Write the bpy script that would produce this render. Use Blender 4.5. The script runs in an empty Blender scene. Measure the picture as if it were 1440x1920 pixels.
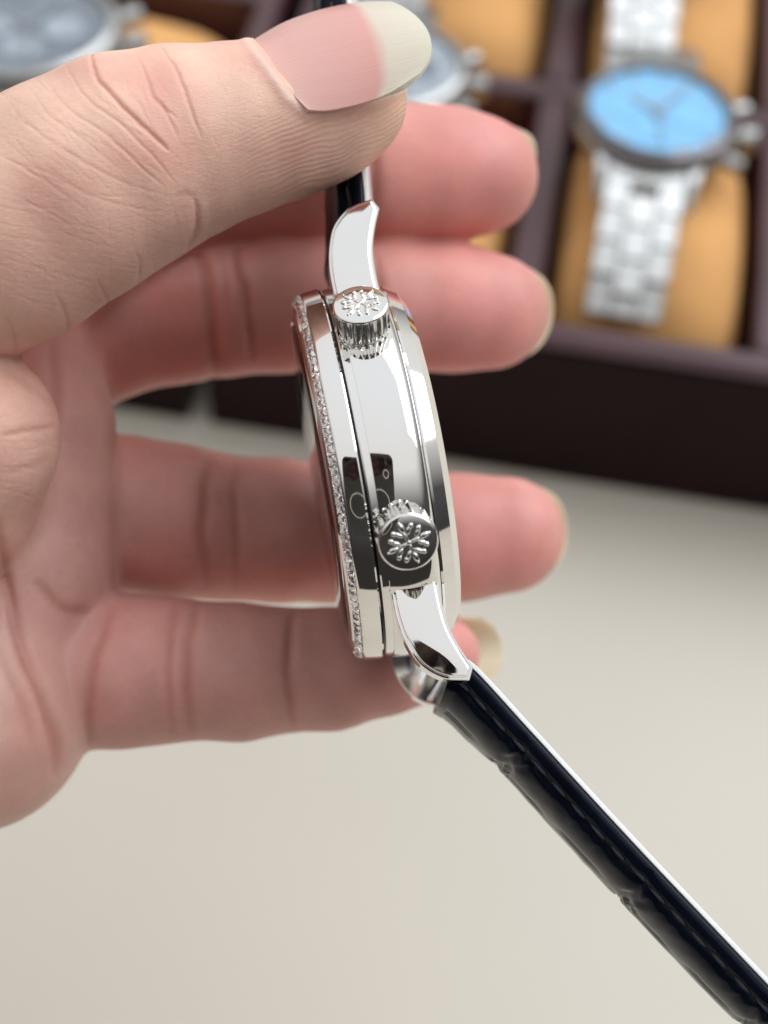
import bpy, bmesh, math, random
import numpy as np
from mathutils import Vector, Matrix

random.seed(7)
rng = np.random.default_rng(7)
SC = bpy.context.scene
COL = SC.collection
RAD = math.radians

# ------------------------------------------------------------------ camera
FPX = 2788.0                       # focal length in photograph pixels (1440 x 1920)
PITCH, ROLL = RAD(52), RAD(3.5)
CAM = np.array([0.0, 0.0, 0.30])
_xw = np.array([1.0, 0, 0])
FWD = np.array([0, math.cos(PITCH), -math.sin(PITCH)])
_uw = np.array([0, math.sin(PITCH), math.cos(PITCH)])
RGT = _xw * math.cos(ROLL) + _uw * math.sin(ROLL)
UPV = _uw * math.cos(ROLL) - _xw * math.sin(ROLL)

cam_data = bpy.data.cameras.new('camera')
cam = bpy.data.objects.new('camera', cam_data)
COL.objects.link(cam)
cam_data.sensor_fit = 'VERTICAL'
cam_data.sensor_height = 36.0
cam_data.lens = 36.0 * FPX / 1920.0
cam_data.clip_start = 0.004
cam_data.clip_end = 50
cam_data.dof.use_dof = True
cam_data.dof.focus_distance = 0.1455
cam_data.dof.aperture_fstop = 16.5
m = Matrix.Identity(4)
for i, ax in enumerate((RGT, UPV, -FWD)):
    for j in range(3):
        m[j][i] = ax[j]
for j in range(3):
    m[j][3] = CAM[j]
cam.matrix_world = m
SC.camera = cam

# ------------------------------------------------------------------ world + window light
world = bpy.data.worlds.new('World')
SC.world = world
world.use_nodes = True
wn, wl = world.node_tree.nodes, world.node_tree.links
bg = wn['Background']
tc = wn.new('ShaderNodeTexCoord')
sep = wn.new('ShaderNodeSeparateXYZ')
wl.new(tc.outputs['Generated'], sep.inputs[0])
# a side-lit room: bright ceiling, brighter towards the window (+Y), dim walls behind the photographer
mx = wn.new('ShaderNodeMath'); mx.operation = 'MULTIPLY_ADD'
wl.new(sep.outputs['Y'], mx.inputs[0]); mx.inputs[1].default_value = 0.22
my = wn.new('ShaderNodeMath'); my.operation = 'MULTIPLY_ADD'
wl.new(sep.outputs['Z'], my.inputs[0]); my.inputs[1].default_value = 0.66; my.inputs[2].default_value = 0.22
wl.new(my.outputs[0], mx.inputs[2])
ramp = wn.new('ShaderNodeValToRGB')
wl.new(mx.outputs[0], ramp.inputs[0])
cr = ramp.color_ramp
cr.elements[0].position = 0.0; cr.elements[0].color = (0.035, 0.032, 0.03, 1)
cr.elements[1].position = 0.92; cr.elements[1].color = (0.95, 0.975, 1.02, 1)
e = cr.elements.new(0.32); e.color = (0.085, 0.08, 0.085, 1)
e = cr.elements.new(0.58); e.color = (0.88, 0.875, 0.86, 1)
wl.new(ramp.outputs[0], bg.inputs['Color'])
bg.inputs['Strength'].default_value = 0.85

win = bpy.data.lights.new('window_light', 'AREA')
win.shape = 'RECTANGLE'; win.size = 1.9; win.size_y = 1.5
win.energy = 25.0
win.color = (0.90, 0.95, 1.0)
wo = bpy.data.objects.new('window_light', win)
COL.objects.link(wo)
wo.location = (1.0, 0.75, 1.6)
wo.rotation_euler = (Vector((0.0, 0.16, 0.14)) - wo.location).to_track_quat('-Z', 'Y').to_euler()

SC.view_settings.view_transform = 'Standard'
SC.view_settings.look = 'None'
SC.view_settings.exposure = 0.14
SC.view_settings.gamma = 1.0
SC.render.engine = 'CYCLES'
SC.cycles.use_denoising = True
SC.cycles.max_bounces = 10
SC.cycles.transmission_bounces = 8
SC.cycles.glossy_bounces = 6
SC.cycles.caustics_reflective = False
SC.cycles.caustics_refractive = False
SC.cycles.sample_clamp_indirect = 6.0

# ------------------------------------------------------------------ projection helpers
def ray(px, py):
    return FWD + RGT * ((px - 720) / FPX) + UPV * ((960 - py) / FPX)
def P(px, py, d):
    return CAM + d * ray(px, py)
def onplane(px, py, o, n):
    r = ray(px, py)
    return CAM + r * (((o - CAM) @ n) / (r @ n))

# ------------------------------------------------------------------ materials
MATS = {}
def new_mat(name):
    mt = bpy.data.materials.new(name)
    mt.use_nodes = True
    return mt, mt.node_tree.nodes, mt.node_tree.links, mt.node_tree.nodes['Principled BSDF']
def simple(name, col, rough=0.5, metal=0.0, noise=0.0, nscale=200.0, bump=0.0, bscale=800.0, coat=0.0,
           rvar=0.0, spec=0.5, bdist=0.0002):
    mt, n, l, b = new_mat(name)
    b.inputs['Base Color'].default_value = (*col, 1)
    b.inputs['Roughness'].default_value = rough
    b.inputs['Metallic'].default_value = metal
    b.inputs['Coat Weight'].default_value = coat
    b.inputs['Coat Roughness'].default_value = 0.08
    b.inputs['Specular IOR Level'].default_value = spec
    t = n.new('ShaderNodeTexCoord')
    if noise > 0 or rvar > 0:
        nz = n.new('ShaderNodeTexNoise'); nz.inputs['Scale'].default_value = nscale
        nz.inputs['Detail'].default_value = 5
        l.new(t.outputs['Object'], nz.inputs['Vector'])
        if noise > 0:
            r = n.new('ShaderNodeValToRGB')
            r.color_ramp.elements[0].position = 0.3; r.color_ramp.elements[1].position = 0.7
            r.color_ramp.elements[0].color = (*[c * (1 - noise) for c in col], 1)
            r.color_ramp.elements[1].color = (*[min(1, c * (1 + noise)) for c in col], 1)
            l.new(nz.outputs['Fac'], r.inputs[0]); l.new(r.outputs[0], b.inputs['Base Color'])
        if rvar > 0:
            mr = n.new('ShaderNodeMapRange')
            mr.inputs['To Min'].default_value = max(0, rough - rvar); mr.inputs['To Max'].default_value = rough + rvar
            l.new(nz.outputs['Fac'], mr.inputs['Value']); l.new(mr.outputs[0], b.inputs['Roughness'])
    if bump > 0:
        nb = n.new('ShaderNodeTexNoise'); nb.inputs['Scale'].default_value = bscale; nb.inputs['Detail'].default_value = 6
        l.new(t.outputs['Object'], nb.inputs['Vector'])
        bp = n.new('ShaderNodeBump'); bp.inputs['Strength'].default_value = bump; bp.inputs['Distance'].default_value = bdist
        l.new(nb.outputs['Fac'], bp.inputs['Height']); l.new(bp.outputs[0], b.inputs['Normal'])
    MATS[name] = mt
    return mt

steel = simple('polished_white_gold', (0.86, 0.845, 0.82), 0.045, 1.0, rvar=0.035, nscale=260, bump=0.02, bscale=350, bdist=0.00005)
steel_dark = simple('recess_metal', (0.05, 0.05, 0.055), 0.4, 1.0, noise=0.2)
steel_soft = simple('brushed_steel', (0.46, 0.46, 0.45), 0.33, 1.0, noise=0.06, rvar=0.08, nscale=600)
steel_fluted = simple('fluted_metal', (0.78, 0.765, 0.74), 0.12, 1.0, rvar=0.05, nscale=1500)
table_mat = simple('beige_table', (0.61, 0.56, 0.475), 0.42, noise=0.04, nscale=7, bump=0.05, bscale=900, bdist=0.0001, spec=0.5, rvar=0.04)
leather = simple('navy_alligator_leather', (0.0045, 0.0070, 0.016), 0.22, noise=0.35, nscale=260, bump=0.10, bscale=900, rvar=0.06, bdist=0.0002, spec=0.16)
edge_mat = simple('strap_edge_paint', (0.008, 0.011, 0.024), 0.36, noise=0.3, nscale=500, bump=0.3, bscale=1500, bdist=0.0001)
lining_mat = simple('white_lining', (0.88, 0.88, 0.87), 0.55, noise=0.03, nscale=1500, bump=0.2, bscale=3000, bdist=0.0001)
thread_mat = simple('navy_thread', (0.030, 0.036, 0.060), 0.6, noise=0.3, nscale=4000)
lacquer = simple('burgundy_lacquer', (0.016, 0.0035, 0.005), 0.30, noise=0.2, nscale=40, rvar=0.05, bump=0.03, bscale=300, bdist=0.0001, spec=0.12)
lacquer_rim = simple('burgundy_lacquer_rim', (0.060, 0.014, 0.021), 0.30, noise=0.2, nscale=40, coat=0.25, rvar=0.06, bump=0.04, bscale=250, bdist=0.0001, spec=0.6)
cushion_mat = simple('tan_suede', (0.76, 0.40, 0.15), 0.85, noise=0.12, nscale=60, bump=0.3, bscale=1500, bdist=0.0002, spec=0.2)
dial_blue = simple('ice_blue_dial', (0.27, 0.60, 0.93), 0.65, noise=0.05, nscale=300, spec=0.2)
dial_blue2 = simple('pale_blue_counter', (0.26, 0.62, 0.95), 0.4, noise=0.05, nscale=300)
dial_grey = simple('slate_dial', (0.20, 0.235, 0.28), 0.3, noise=0.25, nscale=200)
dial_grey2 = simple('slate_counter', (0.42, 0.47, 0.53), 0.35, noise=0.2, nscale=200)
dial_white = simple('silver_dial', (0.7, 0.72, 0.74), 0.35, noise=0.05)
ceramic = simple('grey_bezel', (0.20, 0.185, 0.19), 0.22, 0.6, noise=0.2, nscale=300)
hand_metal = simple('hand_metal', (0.45, 0.50, 0.56), 0.25, 0.8, noise=0.1)
phone_glass = simple('black_phone_glass', (0.006, 0.006, 0.008), 0.08, noise=0.2, coat=0.5)
phone_ring = simple('pale_phone_ring', (0.7, 0.7, 0.68), 0.4, noise=0.05)
lens_glass = simple('lens_glass', (0.01, 0.012, 0.02), 0.03, noise=0.1, coat=1.0)

def glass(name, ior, col=(1, 1, 1), rough=0.0):
    mt, n, l, b = new_mat(name)
    b.inputs['Base Color'].default_value = (*col, 1)
    b.inputs['Transmission Weight'].default_value = 1.0
    b.inputs['IOR'].default_value = ior
    b.inputs['Roughness'].default_value = rough
    nz = n.new('ShaderNodeTexNoise'); nz.inputs['Scale'].default_value = 3000
    r = n.new('ShaderNodeMapRange'); r.inputs['To Min'].default_value = rough; r.inputs['To Max'].default_value = rough + 0.01
    l.new(nz.outputs['Fac'], r.inputs['Value']); l.new(r.outputs[0], b.inputs['Roughness'])
    return mt
sapphire = glass('sapphire_crystal', 1.5)
def thin_pane(name):
    mt, n, l, b = new_mat(name)
    n.remove(b)
    t = n.new('ShaderNodeBsdfTransparent'); g = n.new('ShaderNodeBsdfGlossy'); g.inputs['Roughness'].default_value = 0.02
    fr = n.new('ShaderNodeFresnel'); fr.inputs['IOR'].default_value = 1.10
    nz = n.new('ShaderNodeTexNoise'); nz.inputs['Scale'].default_value = 500
    mr = n.new('ShaderNodeMapRange'); mr.inputs['To Min'].default_value = 0.01; mr.inputs['To Max'].default_value = 0.04
    l.new(nz.outputs['Fac'], mr.inputs['Value']); l.new(mr.outputs[0], g.inputs['Roughness'])
    mxs = n.new('ShaderNodeMixShader'); l.new(fr.outputs[0], mxs.inputs[0]); l.new(t.outputs[0], mxs.inputs[1]); l.new(g.outputs[0], mxs.inputs[2])
    l.new(mxs.outputs[0], n['Material Output'].inputs['Surface'])
    return mt
pane = thin_pane('coated_crystal')
diamond_mat = glass('diamond', 2.3, (0.98, 0.98, 1.0))
_n, _l = diamond_mat.node_tree.nodes, diamond_mat.node_tree.links
_g = _n.new('ShaderNodeBsdfGlossy'); _g.inputs['Roughness'].default_value = 0.0; _g.inputs['Color'].default_value = (0.97, 0.98, 1.0, 1)
_m = _n.new('ShaderNodeMixShader'); _m.inputs[0].default_value = 0.45
_l.new(_n['Principled BSDF'].outputs[0], _m.inputs[1]); _l.new(_g.outputs[0], _m.inputs[2]); _l.new(_m.outputs[0], _n['Material Output'].inputs['Surface'])

def nail_mat(name, bed, tip, edge, trans):
    mt, n, l, b = new_mat(name)
    a = n.new('ShaderNodeAttribute'); a.attribute_name = 'nailuv'
    s = n.new('ShaderNodeSeparateXYZ'); l.new(a.outputs['Vector'], s.inputs[0])
    # ragged smile line between the pink bed and the free edge
    nz = n.new('ShaderNodeTexNoise'); nz.inputs['Scale'].default_value = 4; l.new(a.outputs['Vector'], nz.inputs['Vector'])
    ad = n.new('ShaderNodeMath'); ad.operation = 'MULTIPLY_ADD'; ad.inputs[1].default_value = 0.05
    l.new(nz.outputs['Fac'], ad.inputs[0]); l.new(s.outputs['X'], ad.inputs[2])
    r = n.new('ShaderNodeValToRGB'); l.new(ad.outputs[0], r.inputs[0])
    e0, e1 = r.color_ramp.elements
    e0.position = 0.0; e0.color = (*[min(1, c * 1.15) for c in bed], 1)
    e1.position = 1.0; e1.color = (*tip, 1)
    x = r.color_ramp.elements.new(edge - 0.05); x.color = (*bed, 1)
    x = r.color_ramp.elements.new(edge + 0.035); x.color = (*[0.85 * p + 0.15 * q for p, q in zip(tip, bed)], 1)
    # fine streaks along the nail
    mp = n.new('ShaderNodeMapping'); mp.inputs['Scale'].default_value = (1.0, 38, 1)
    l.new(a.outputs['Vector'], mp.inputs['Vector'])
    st = n.new('ShaderNodeTexNoise'); st.inputs['Scale'].default_value = 1.5; st.inputs['Detail'].default_value = 3
    l.new(mp.outputs[0], st.inputs['Vector'])
    mixc = n.new('ShaderNodeMixRGB'); mixc.blend_type = 'MULTIPLY'; mixc.inputs[0].default_value = 0.12
    l.new(r.outputs[0], mixc.inputs[1]); l.new(st.outputs['Fac'], mixc.inputs[2])
    l.new(mixc.outputs[0], b.inputs['Base Color'])
    bp = n.new('ShaderNodeBump'); bp.inputs['Strength'].default_value = 0.25; bp.inputs['Distance'].default_value = 0.0001
    l.new(st.outputs['Fac'], bp.inputs['Height']); l.new(bp.outputs[0], b.inputs['Normal'])
    b.inputs['Roughness'].default_value = 0.22
    b.inputs['Specular IOR Level'].default_value = 0.38
    tr = n.new('ShaderNodeBsdfTranslucent'); l.new(mixc.outputs[0], tr.inputs['Color'])
    ms = n.new('ShaderNodeMixShader'); ms.inputs[0].default_value = trans
    l.new(b.outputs[0], ms.inputs[1]); l.new(tr.outputs[0], ms.inputs[2]); l.new(ms.outputs[0], n['Material Output'].inputs['Surface'])
    b.inputs['Subsurface Weight'].default_value = 0.25
    b.inputs['Subsurface Radius'].default_value = (0.0015, 0.0007, 0.0005)
    b.inputs['Subsurface Scale'].default_value = 1.0
    return mt

# ------------------------------------------------------------------ object helpers
def tag(o, label=None, cat=None, group=None, kind=None):
    if label: o['label'] = label
    if cat: o['category'] = cat
    if group: o['group'] = group
    if kind: o['kind'] = kind
    return o
def empty(name, mat=None):
    o = bpy.data.objects.new(name, None)
    o.empty_display_size = 0.01
    COL.objects.link(o)
    if mat is not None: o.matrix_world = mat
    return o
def mesh_obj(name, verts, faces, mat, parent=None, smooth=True, sharp=None):
    me = bpy.data.meshes.new(name)
    me.from_pydata([tuple(v) for v in verts], [], [tuple(f) for f in faces])
    me.update()
    bm = bmesh.new(); bm.from_mesh(me)
    bmesh.ops.recalc_face_normals(bm, faces=bm.faces)
    bm.to_mesh(me); bm.free()
    me.materials.append(mat)
    if smooth:
        me.shade_smooth()
        if sharp is not None: me.set_sharp_from_angle(angle=RAD(sharp))
    o = bpy.data.objects.new(name, me)
    COL.objects.link(o)
    if parent is not None: o.parent = parent
    return o
def link_copy(o, parent=None, matrix=None):
    c = o.copy(); COL.objects.link(c)
    c.parent = parent
    if matrix is not None: c.matrix_local = matrix
    return c
class MB:
    """collects shapes for one mesh"""
    def __init__(self): self.v, self.f = [], []
    def add(self, v, f):
        k = len(self.v); self.v += [tuple(x) for x in v]; self.f += [tuple(i + k for i in q) for q in f]
        return self
    def obj(self, name, mat, parent=None, smooth=True, sharp=30):
        return mesh_obj(name, self.v, self.f, mat, parent, smooth, sharp)
def lathe(profile, seg=160, closed=False):
    """profile list of (r, z); axis z"""
    v, f = [], []
    n = len(profile)
    for i in range(seg):
        a = 2 * math.pi * i / seg
        c, s = math.cos(a), math.sin(a)
        v += [(r * c, r * s, z) for r, z in profile]
    for i in range(seg):
        j = (i + 1) % seg
        for k in range(n if closed else n - 1):
            q = (k + 1) % n
            f.append((i * n + k, j * n + k, j * n + q, i * n + q))
    return v, f
def box(x0, x1, y0, y1, z0, z1, bev=0.0):
    """box with chamfered edges (top and sides)"""
    if bev <= 0:
        v = [(x, y, z) for z in (z0, z1) for y in (y0, y1) for x in (x0, x1)]
        return v, [(0, 2, 3, 1), (4, 5, 7, 6), (0, 1, 5, 4), (2, 6, 7, 3), (0, 4, 6, 2), (1, 3, 7, 5)]
    def ring(i, z):
        return [(x0 + i + b, y0 + i, z) if False else p for p in rr(i, z)]
    def rr(i, z):
        b = bev
        X0, X1, Y0, Y1 = x0 + i, x1 - i, y0 + i, y1 - i
        return [(X0 + b, Y0, z), (X1 - b, Y0, z), (X1, Y0 + b, z), (X1, Y1 - b, z), (X1 - b, Y1, z), (X0 + b, Y1, z), (X0, Y1 - b, z), (X0, Y0 + b, z)]
    v = rr(bev, z0) + rr(0, z0 + bev) + rr(0, z1 - bev) + rr(bev, z1)
    f = [tuple(range(7, -1, -1)), tuple(range(24, 32))]
    for k in range(3):
        for i in range(8):
            j = (i + 1) % 8
            f.append((k * 8 + i, k * 8 + j, k * 8 + 8 + j, k * 8 + 8 + i))
    return v, f
def ellipsoid(c, r, ang=0.0, nu=12, nv=8):
    v, f = [], []
    ca, sa = math.cos(ang), math.sin(ang)
    for i in range(nv + 1):
        ph = math.pi * i / nv
        for j in range(nu):
            th = 2 * math.pi * j / nu
            x, y, z = r[0] * math.sin(ph) * math.cos(th), r[1] * math.sin(ph) * math.sin(th), r[2] * math.cos(ph)
            v.append((c[0] + x * ca - y * sa, c[1] + x * sa + y * ca, c[2] + z))
    for i in range(nv):
        for j in range(nu):
            k = (j + 1) % nu
            f.append((i * nu + j, i * nu + k, (i + 1) * nu + k, (i + 1) * nu + j))
    return v, f
def catmull(pts, n):
    pts = [np.array(p, float) for p in pts]
    P_ = [2 * pts[0] - pts[1]] + pts + [2 * pts[-1] - pts[-2]]
    out = []
    for i in range(len(pts) - 1):
        a, b, c, d = P_[i:i + 4]
        for k in range(n):
            t = k / n
            out.append(0.5 * (2 * b + (c - a) * t + (2 * a - 5 * b + 4 * c - d) * t * t + (3 * b - a - 3 * c + d) * t ** 3))
    out.append(pts[-1])
    return out

# ================================================================== SETTING
# table sheet
tv, tf = box(-1.6, 1.6, -0.34, 2.0, -0.03, 0.0, 0.004)
table = mesh_obj('table_top', tv, tf, table_mat, None, True, 30)
tag(table, kind='structure')

# ------------------------------------------------------------------ watch boxes
YAW = RAD(-7.2)
def box_frame(ox, oy):
    return Matrix.Translation((ox, oy, 0)) @ Matrix.Rotation(YAW, 4, 'Z')
ZR = 0.050
def tray(name, ox, oy, u0, u1, w1, us, ws, label):
    """open compartment tray: outer walls, dividers, felt floor. us/ws: list of divider (lo,hi)."""
    root = empty(name, box_frame(ox, oy))
    t = 0.0075
    zr = ZR - 0.0042
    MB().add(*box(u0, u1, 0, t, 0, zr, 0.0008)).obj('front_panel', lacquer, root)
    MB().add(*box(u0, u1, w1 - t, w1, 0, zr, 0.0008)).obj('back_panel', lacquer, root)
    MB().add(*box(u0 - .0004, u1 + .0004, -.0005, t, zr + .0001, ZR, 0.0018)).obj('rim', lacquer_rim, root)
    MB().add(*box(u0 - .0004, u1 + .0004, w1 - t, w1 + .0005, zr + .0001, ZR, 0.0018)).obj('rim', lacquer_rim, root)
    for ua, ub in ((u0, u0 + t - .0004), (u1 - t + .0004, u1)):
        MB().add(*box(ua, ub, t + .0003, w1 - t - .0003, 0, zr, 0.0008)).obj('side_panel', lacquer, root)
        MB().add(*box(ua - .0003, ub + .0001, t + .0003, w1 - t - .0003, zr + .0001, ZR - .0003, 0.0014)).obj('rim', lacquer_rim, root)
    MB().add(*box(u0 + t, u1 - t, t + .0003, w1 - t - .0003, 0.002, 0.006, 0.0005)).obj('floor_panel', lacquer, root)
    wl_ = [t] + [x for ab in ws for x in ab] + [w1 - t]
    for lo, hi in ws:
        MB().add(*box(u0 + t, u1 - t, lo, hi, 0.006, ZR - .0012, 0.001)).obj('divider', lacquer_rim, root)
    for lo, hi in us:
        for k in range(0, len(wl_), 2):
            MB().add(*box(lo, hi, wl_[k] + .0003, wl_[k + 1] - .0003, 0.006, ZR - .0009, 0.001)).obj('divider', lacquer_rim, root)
    tag(root, label, 'watch box')
    return root
BOXR = tray('watch_box', 0.0351, 0.2501, -0.0835, 0.134, 0.205, [(-0.011, -0.002), (0.050, 0.058)], [(0.0945, 0.1025)],
            'dark burgundy watch box holding the blue dial watch, behind the fingertips')
BOXL = tray('watch_box', -0.0535, 0.2612, -0.175, 0.0, 0.24, [(-0.106, -0.099)], [(0.122, 0.129)],
            'dark burgundy watch box at far left, behind the thumb')

def cushion(frame, u0, u1, w0, w1, ztop, label, grp):
    """padded pillow: superellipse plan, domed top"""
    nu, nv = 26, 30
    v, f = [], []
    uc, wc, hu, hw = (u0 + u1) / 2, (w0 + w1) / 2, (u1 - u0) / 2, (w1 - w0) / 2
    zb = 0.008
    for i in range(nv + 1):
        b = -1 + 2 * i / nv
        for j in range(nu + 1):
            a = -1 + 2 * j / nu
            e = (1 - abs(a) ** 7) * (1 - abs(b) ** 7)
            dome = (1 - 0.5 * a * a * 0.22) * (1 - 0.30 * abs(b) ** 2.4)
            z = zb + (ztop - zb) * dome * (max(e, 0) ** 0.28)
            v.append((uc + a * hu, wc + b * hw, z))
    top = len(v)
    for i in range(nv):
        for j in range(nu):
            k = i * (nu + 1) + j
            f.append((k, k + 1, k + nu + 2, k + nu + 1))
    rim = [j for j in range(nu + 1)] + [(i) * (nu + 1) + nu for i in range(1, nv + 1)] + \
          [nv * (nu + 1) + j for j in range(nu - 1, -1, -1)] + [i * (nu + 1) for i in range(nv - 1, 0, -1)]
    f.append(tuple(reversed(rim)))
    o = mesh_obj('watch_cushion', v, f, cushion_mat, None, True, 60)
    o.matrix_world = box_frame(*frame)
    tag(o, label, 'cushion', grp)
    return o
FR, FL = (0.0351, 0.2501), (-0.0535, 0.2612)
CG = 'tan cushions in the watch boxes'
cushion(FR, -0.001, 0.049, 0.0085, 0.0935, 0.057, 'tan suede cushion under the blue dial watch', CG)
cushion(FR, -0.0755, -0.012, 0.0085, 0.0935, 0.057, 'tan suede cushion under the half hidden watch behind the thumb tip', CG)
cushion(FR, -0.001, 0.049, 0.1035, 0.1965, 0.057, 'tan suede cushion at top right, above the blue dial watch', CG)
cushion(FR, -0.0755, -0.012, 0.1035, 0.1965, 0.057, 'tan suede cushion at the top, right of the thumbnail', CG)
cushion(FR, 0.059, 0.126, 0.0085, 0.0935, 0.057, 'tan suede cushion cut off by the right edge of the picture', CG)
cushion(FR, 0.059, 0.126, 0.1035, 0.1965, 0.057, 'tan suede cushion in the top right corner, only a sliver showing', CG)
cushion(FL, -0.098, -0.0085, 0.0085, 0.121, 0.057, 'tan suede cushion above the thumb knuckle, right of the dark dial', CG)
cushion(FL, -0.098, -0.0085, 0.130, 0.2315, 0.057, 'tan suede cushion at the top edge, behind the thumb cuticle', CG)

# ------------------------------------------------------------------ watches lying on the cushions
def boxed_watch(frame, u, w, z, R, rot, dialm, subm, bezm, lugw, label, pushers=True, tilt=(0, 0), scale=1.0):
    M = box_frame(*frame) @ Matrix.Translation((u, w, z)) @ Matrix.Rotation(rot, 4, 'Z') @ Matrix.Rotation(tilt[0], 4, 'X') @ Matrix.Rotation(tilt[1], 4, 'Y')
    root = empty('bracelet_watch', M)
    k = R / 20.0
    S = lambda pr: [(a * k, b * k) for a, b in pr]
    MB().add(*lathe(S([(0, -9), (17.5, -9), (19, -8), (20, -6), (20, -3), (19.4, -2.2), (18, -2.1)]), 72)).obj('case', steel_soft, root)
    MB().add(*lathe(S([(19.3, -2.1), (19.5, -1.2), (19.0, 0.1), (17.6, 0.8), (17.1, 0.7), (17.0, -1.2)]), 72)).obj('bezel', bezm, root)
    d = MB().add(*lathe(S([(0, -0.9), (17.1, -0.9), (17.1, -1.3), (0, -1.3)]), 64)).obj('dial', dialm, root)
    for (sx, sy) in ((-7.5, 0), (7.5, 0), (0, -7.5)):
        v, f = lathe(S([(0, -0.75), (3.9, -0.75), (4.1, -0.6), (4.4, -0.6), (4.4, -0.92)]), 32)
        MB().add([(x + sx * k, y + sy * k, zz) for x, y, zz in v], f).obj('subdial', subm, d)
    for h in range(12):
        if h in (3, 6, 9): continue
        a = math.pi / 2 - h * math.pi / 6
        v, f = box(13.2 * k, 16.0 * k, -0.5 * k, 0.5 * k, -0.92 * k, -0.45 * k, 0.1 * k)
        c, s = math.cos(a), math.sin(a)
        MB().add([(x * c - y * s, x * s + y * c, zz) for x, y, zz in v], f).obj('hour_marker', steel_soft, d)
    for ln, wd, a, zz0 in ((8.5, 0.75, RAD(150), -0.35), (12.5, 0.6, RAD(62), -0.15), (13.5, 0.25, RAD(-80), 0.05)):
        v, f = box(-2 * k, ln * k, -wd * k, wd * k, zz0 * k, (zz0 + .15) * k, 0.03 * k)
        c, s = math.cos(a), math.sin(a)
        MB().add([(x * c - y * s, x * s + y * c, zz) for x, y, zz in v], f).obj('watch_hand', hand_metal, d)
    MB().add(*lathe(S([(0, 0.45), (1.0, 0.4), (1.1, -0.4)]), 20)).obj('hand_hub', hand_metal, d)
    # crown and pushers on the +x side
    for ang, rad_, ln in ((0, 3.0, 4.2), (28, 2.2, 4.0), (-28, 2.2, 4.0)):
        if not pushers and ang: continue
        v, f = lathe(S([(0, 18.5), (1.4, 18.5), (1.4, 20.8), (rad_, 21), (rad_ * 1.02, 20.8 + ln - .4), (rad_ * .9, 20.8 + ln), (0, 20.8 + ln + .15)]), 28)
        c, s = math.cos(RAD(ang)), math.sin(RAD(ang))
        MB().add([(zz * c - x * s, zz * s + x * c, y - 4.5 * k) for x, y, zz in v], f).obj('crown' if ang == 0 else 'pusher', steel_soft, root)
    # lugs
    for sx in (-1, 1):
        for sy in (-1, 1):
            pts = [(11.5, -3.0), (19, -3.6), (23, -5.6), (25.5, -9.2), (24.2, -10.2), (21, -8.6), (11.5, -8.5)]
            x0, x1 = sx * (lugw / 2 + .2), sx * (lugw / 2 + 3.6)
            v = [(x0 * k, sy * a * k, b * k) for a, b in pts] + [((x1 - sx * (a - 11.5) * 0.12) * k, sy * a * k, b * k) for a, b in pts]
            n = len(pts)
            f = [tuple(range(n)), tuple(range(2 * n - 1, n - 1, -1))] + [(i, (i + 1) % n, n + (i + 1) % n, n + i) for i in range(n)]
            MB().add(v, f).obj('lug', steel_soft, root, True, 35)
    # bracelet links bend over the cushion
    link_o = MB().add(*box(-3.05 * k, 3.05 * k, -4.42 * k, 4.42 * k, -1.3 * k, 1.3 * k, 0.32 * k)).obj('bracelet_link', steel_soft, root)
    link_c = MB().add(*box(-3.35 * k, 3.35 * k, -4.42 * k, 4.42 * k, -1.4 * k, 1.5 * k, 0.32 * k)).obj('bracelet_link', steel_soft, root)
    end = MB().add(*box(-lugw / 2 * k, lugw / 2 * k, -2.6 * k, 2.6 * k, -1.6 * k, 1.5 * k, 0.6 * k))
    first = True
    for sy in (-1, 1):
        y, zz, a = 20.2, -5.8, RAD(14)
        e_ = link_copy(end.obj('end_link', steel_soft, root), root) if False else end.obj('end_link', steel_soft, root)
        e_.matrix_local = Matrix.Translation((0, sy * y * k, zz * k)) @ Matrix.Rotation(-sy * a, 4, 'X')
        y += 5.6 * math.cos(a); zz -= 5.6 * math.sin(a)
        for i in range(4 if sy < 0 else 5):
            taper = 1 - 0.022 * i
            last = i == (3 if sy < 0 else 4)
            for off, src in ((-6.45, link_o), (0, link_c), (6.45, link_o)):
                dy = 4.4 if off == 0 and not last else 0.0
                mt_ = Matrix.Translation((off * taper * k, sy * (y + dy * math.cos(a)) * k, (zz - dy * math.sin(a)) * k)) @ Matrix.Rotation(-sy * a, 4, 'X') @ Matrix.Diagonal((taper, 1, 1, 1))
                link_copy(src, root, mt_)
            a += RAD(3 if i < 2 else 13)
            y += 8.9 * math.cos(a); zz -= 8.9 * math.sin(a)
    bpy.data.objects.remove(link_o); bpy.data.objects.remove(link_c)
    # protective crystal
    MB().add(*lathe(S([(0, 1.2), (8, 1.15), (16.9, 0.7), (16.9, 0.2), (8, 0.5), (0, 0.55)]), 48)).obj('crystal', pane, root)
    tag(root, label, 'watch', 'steel watches in the boxes')
    return root
def on_box(frame, x, y):
    p = box_frame(*frame).inverted() @ Vector((x, y, 0))
    return p.x, p.y
def spot(px, py, z, frame):
    r = ray(px, py); q = CAM + r * ((z - CAM[2]) / r[2])
    return on_box(frame, q[0], q[1])
boxed_watch(FR, *spot(1235, 205, 0.0705, FR), 0.0705, 0.0205, RAD(-2), dial_blue, dial_blue2, ceramic, 19.5, 'steel chronograph with ice blue dial and dark bezel in the box')
boxed_watch(FR, *spot(735, 118, 0.0705, FR), 0.0705, 0.0200, RAD(4), dial_grey2, dial_grey, steel_soft, 19.5, 'steel watch with grey blue dial half hidden behind the thumb tip')
boxed_watch(FL, *spot(52, 42, 0.0705, FL), 0.0705, 0.0245, RAD(8), dial_grey, dial_grey2, steel_soft, 20, 'large steel chronograph with slate dial at top left', True)
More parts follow.
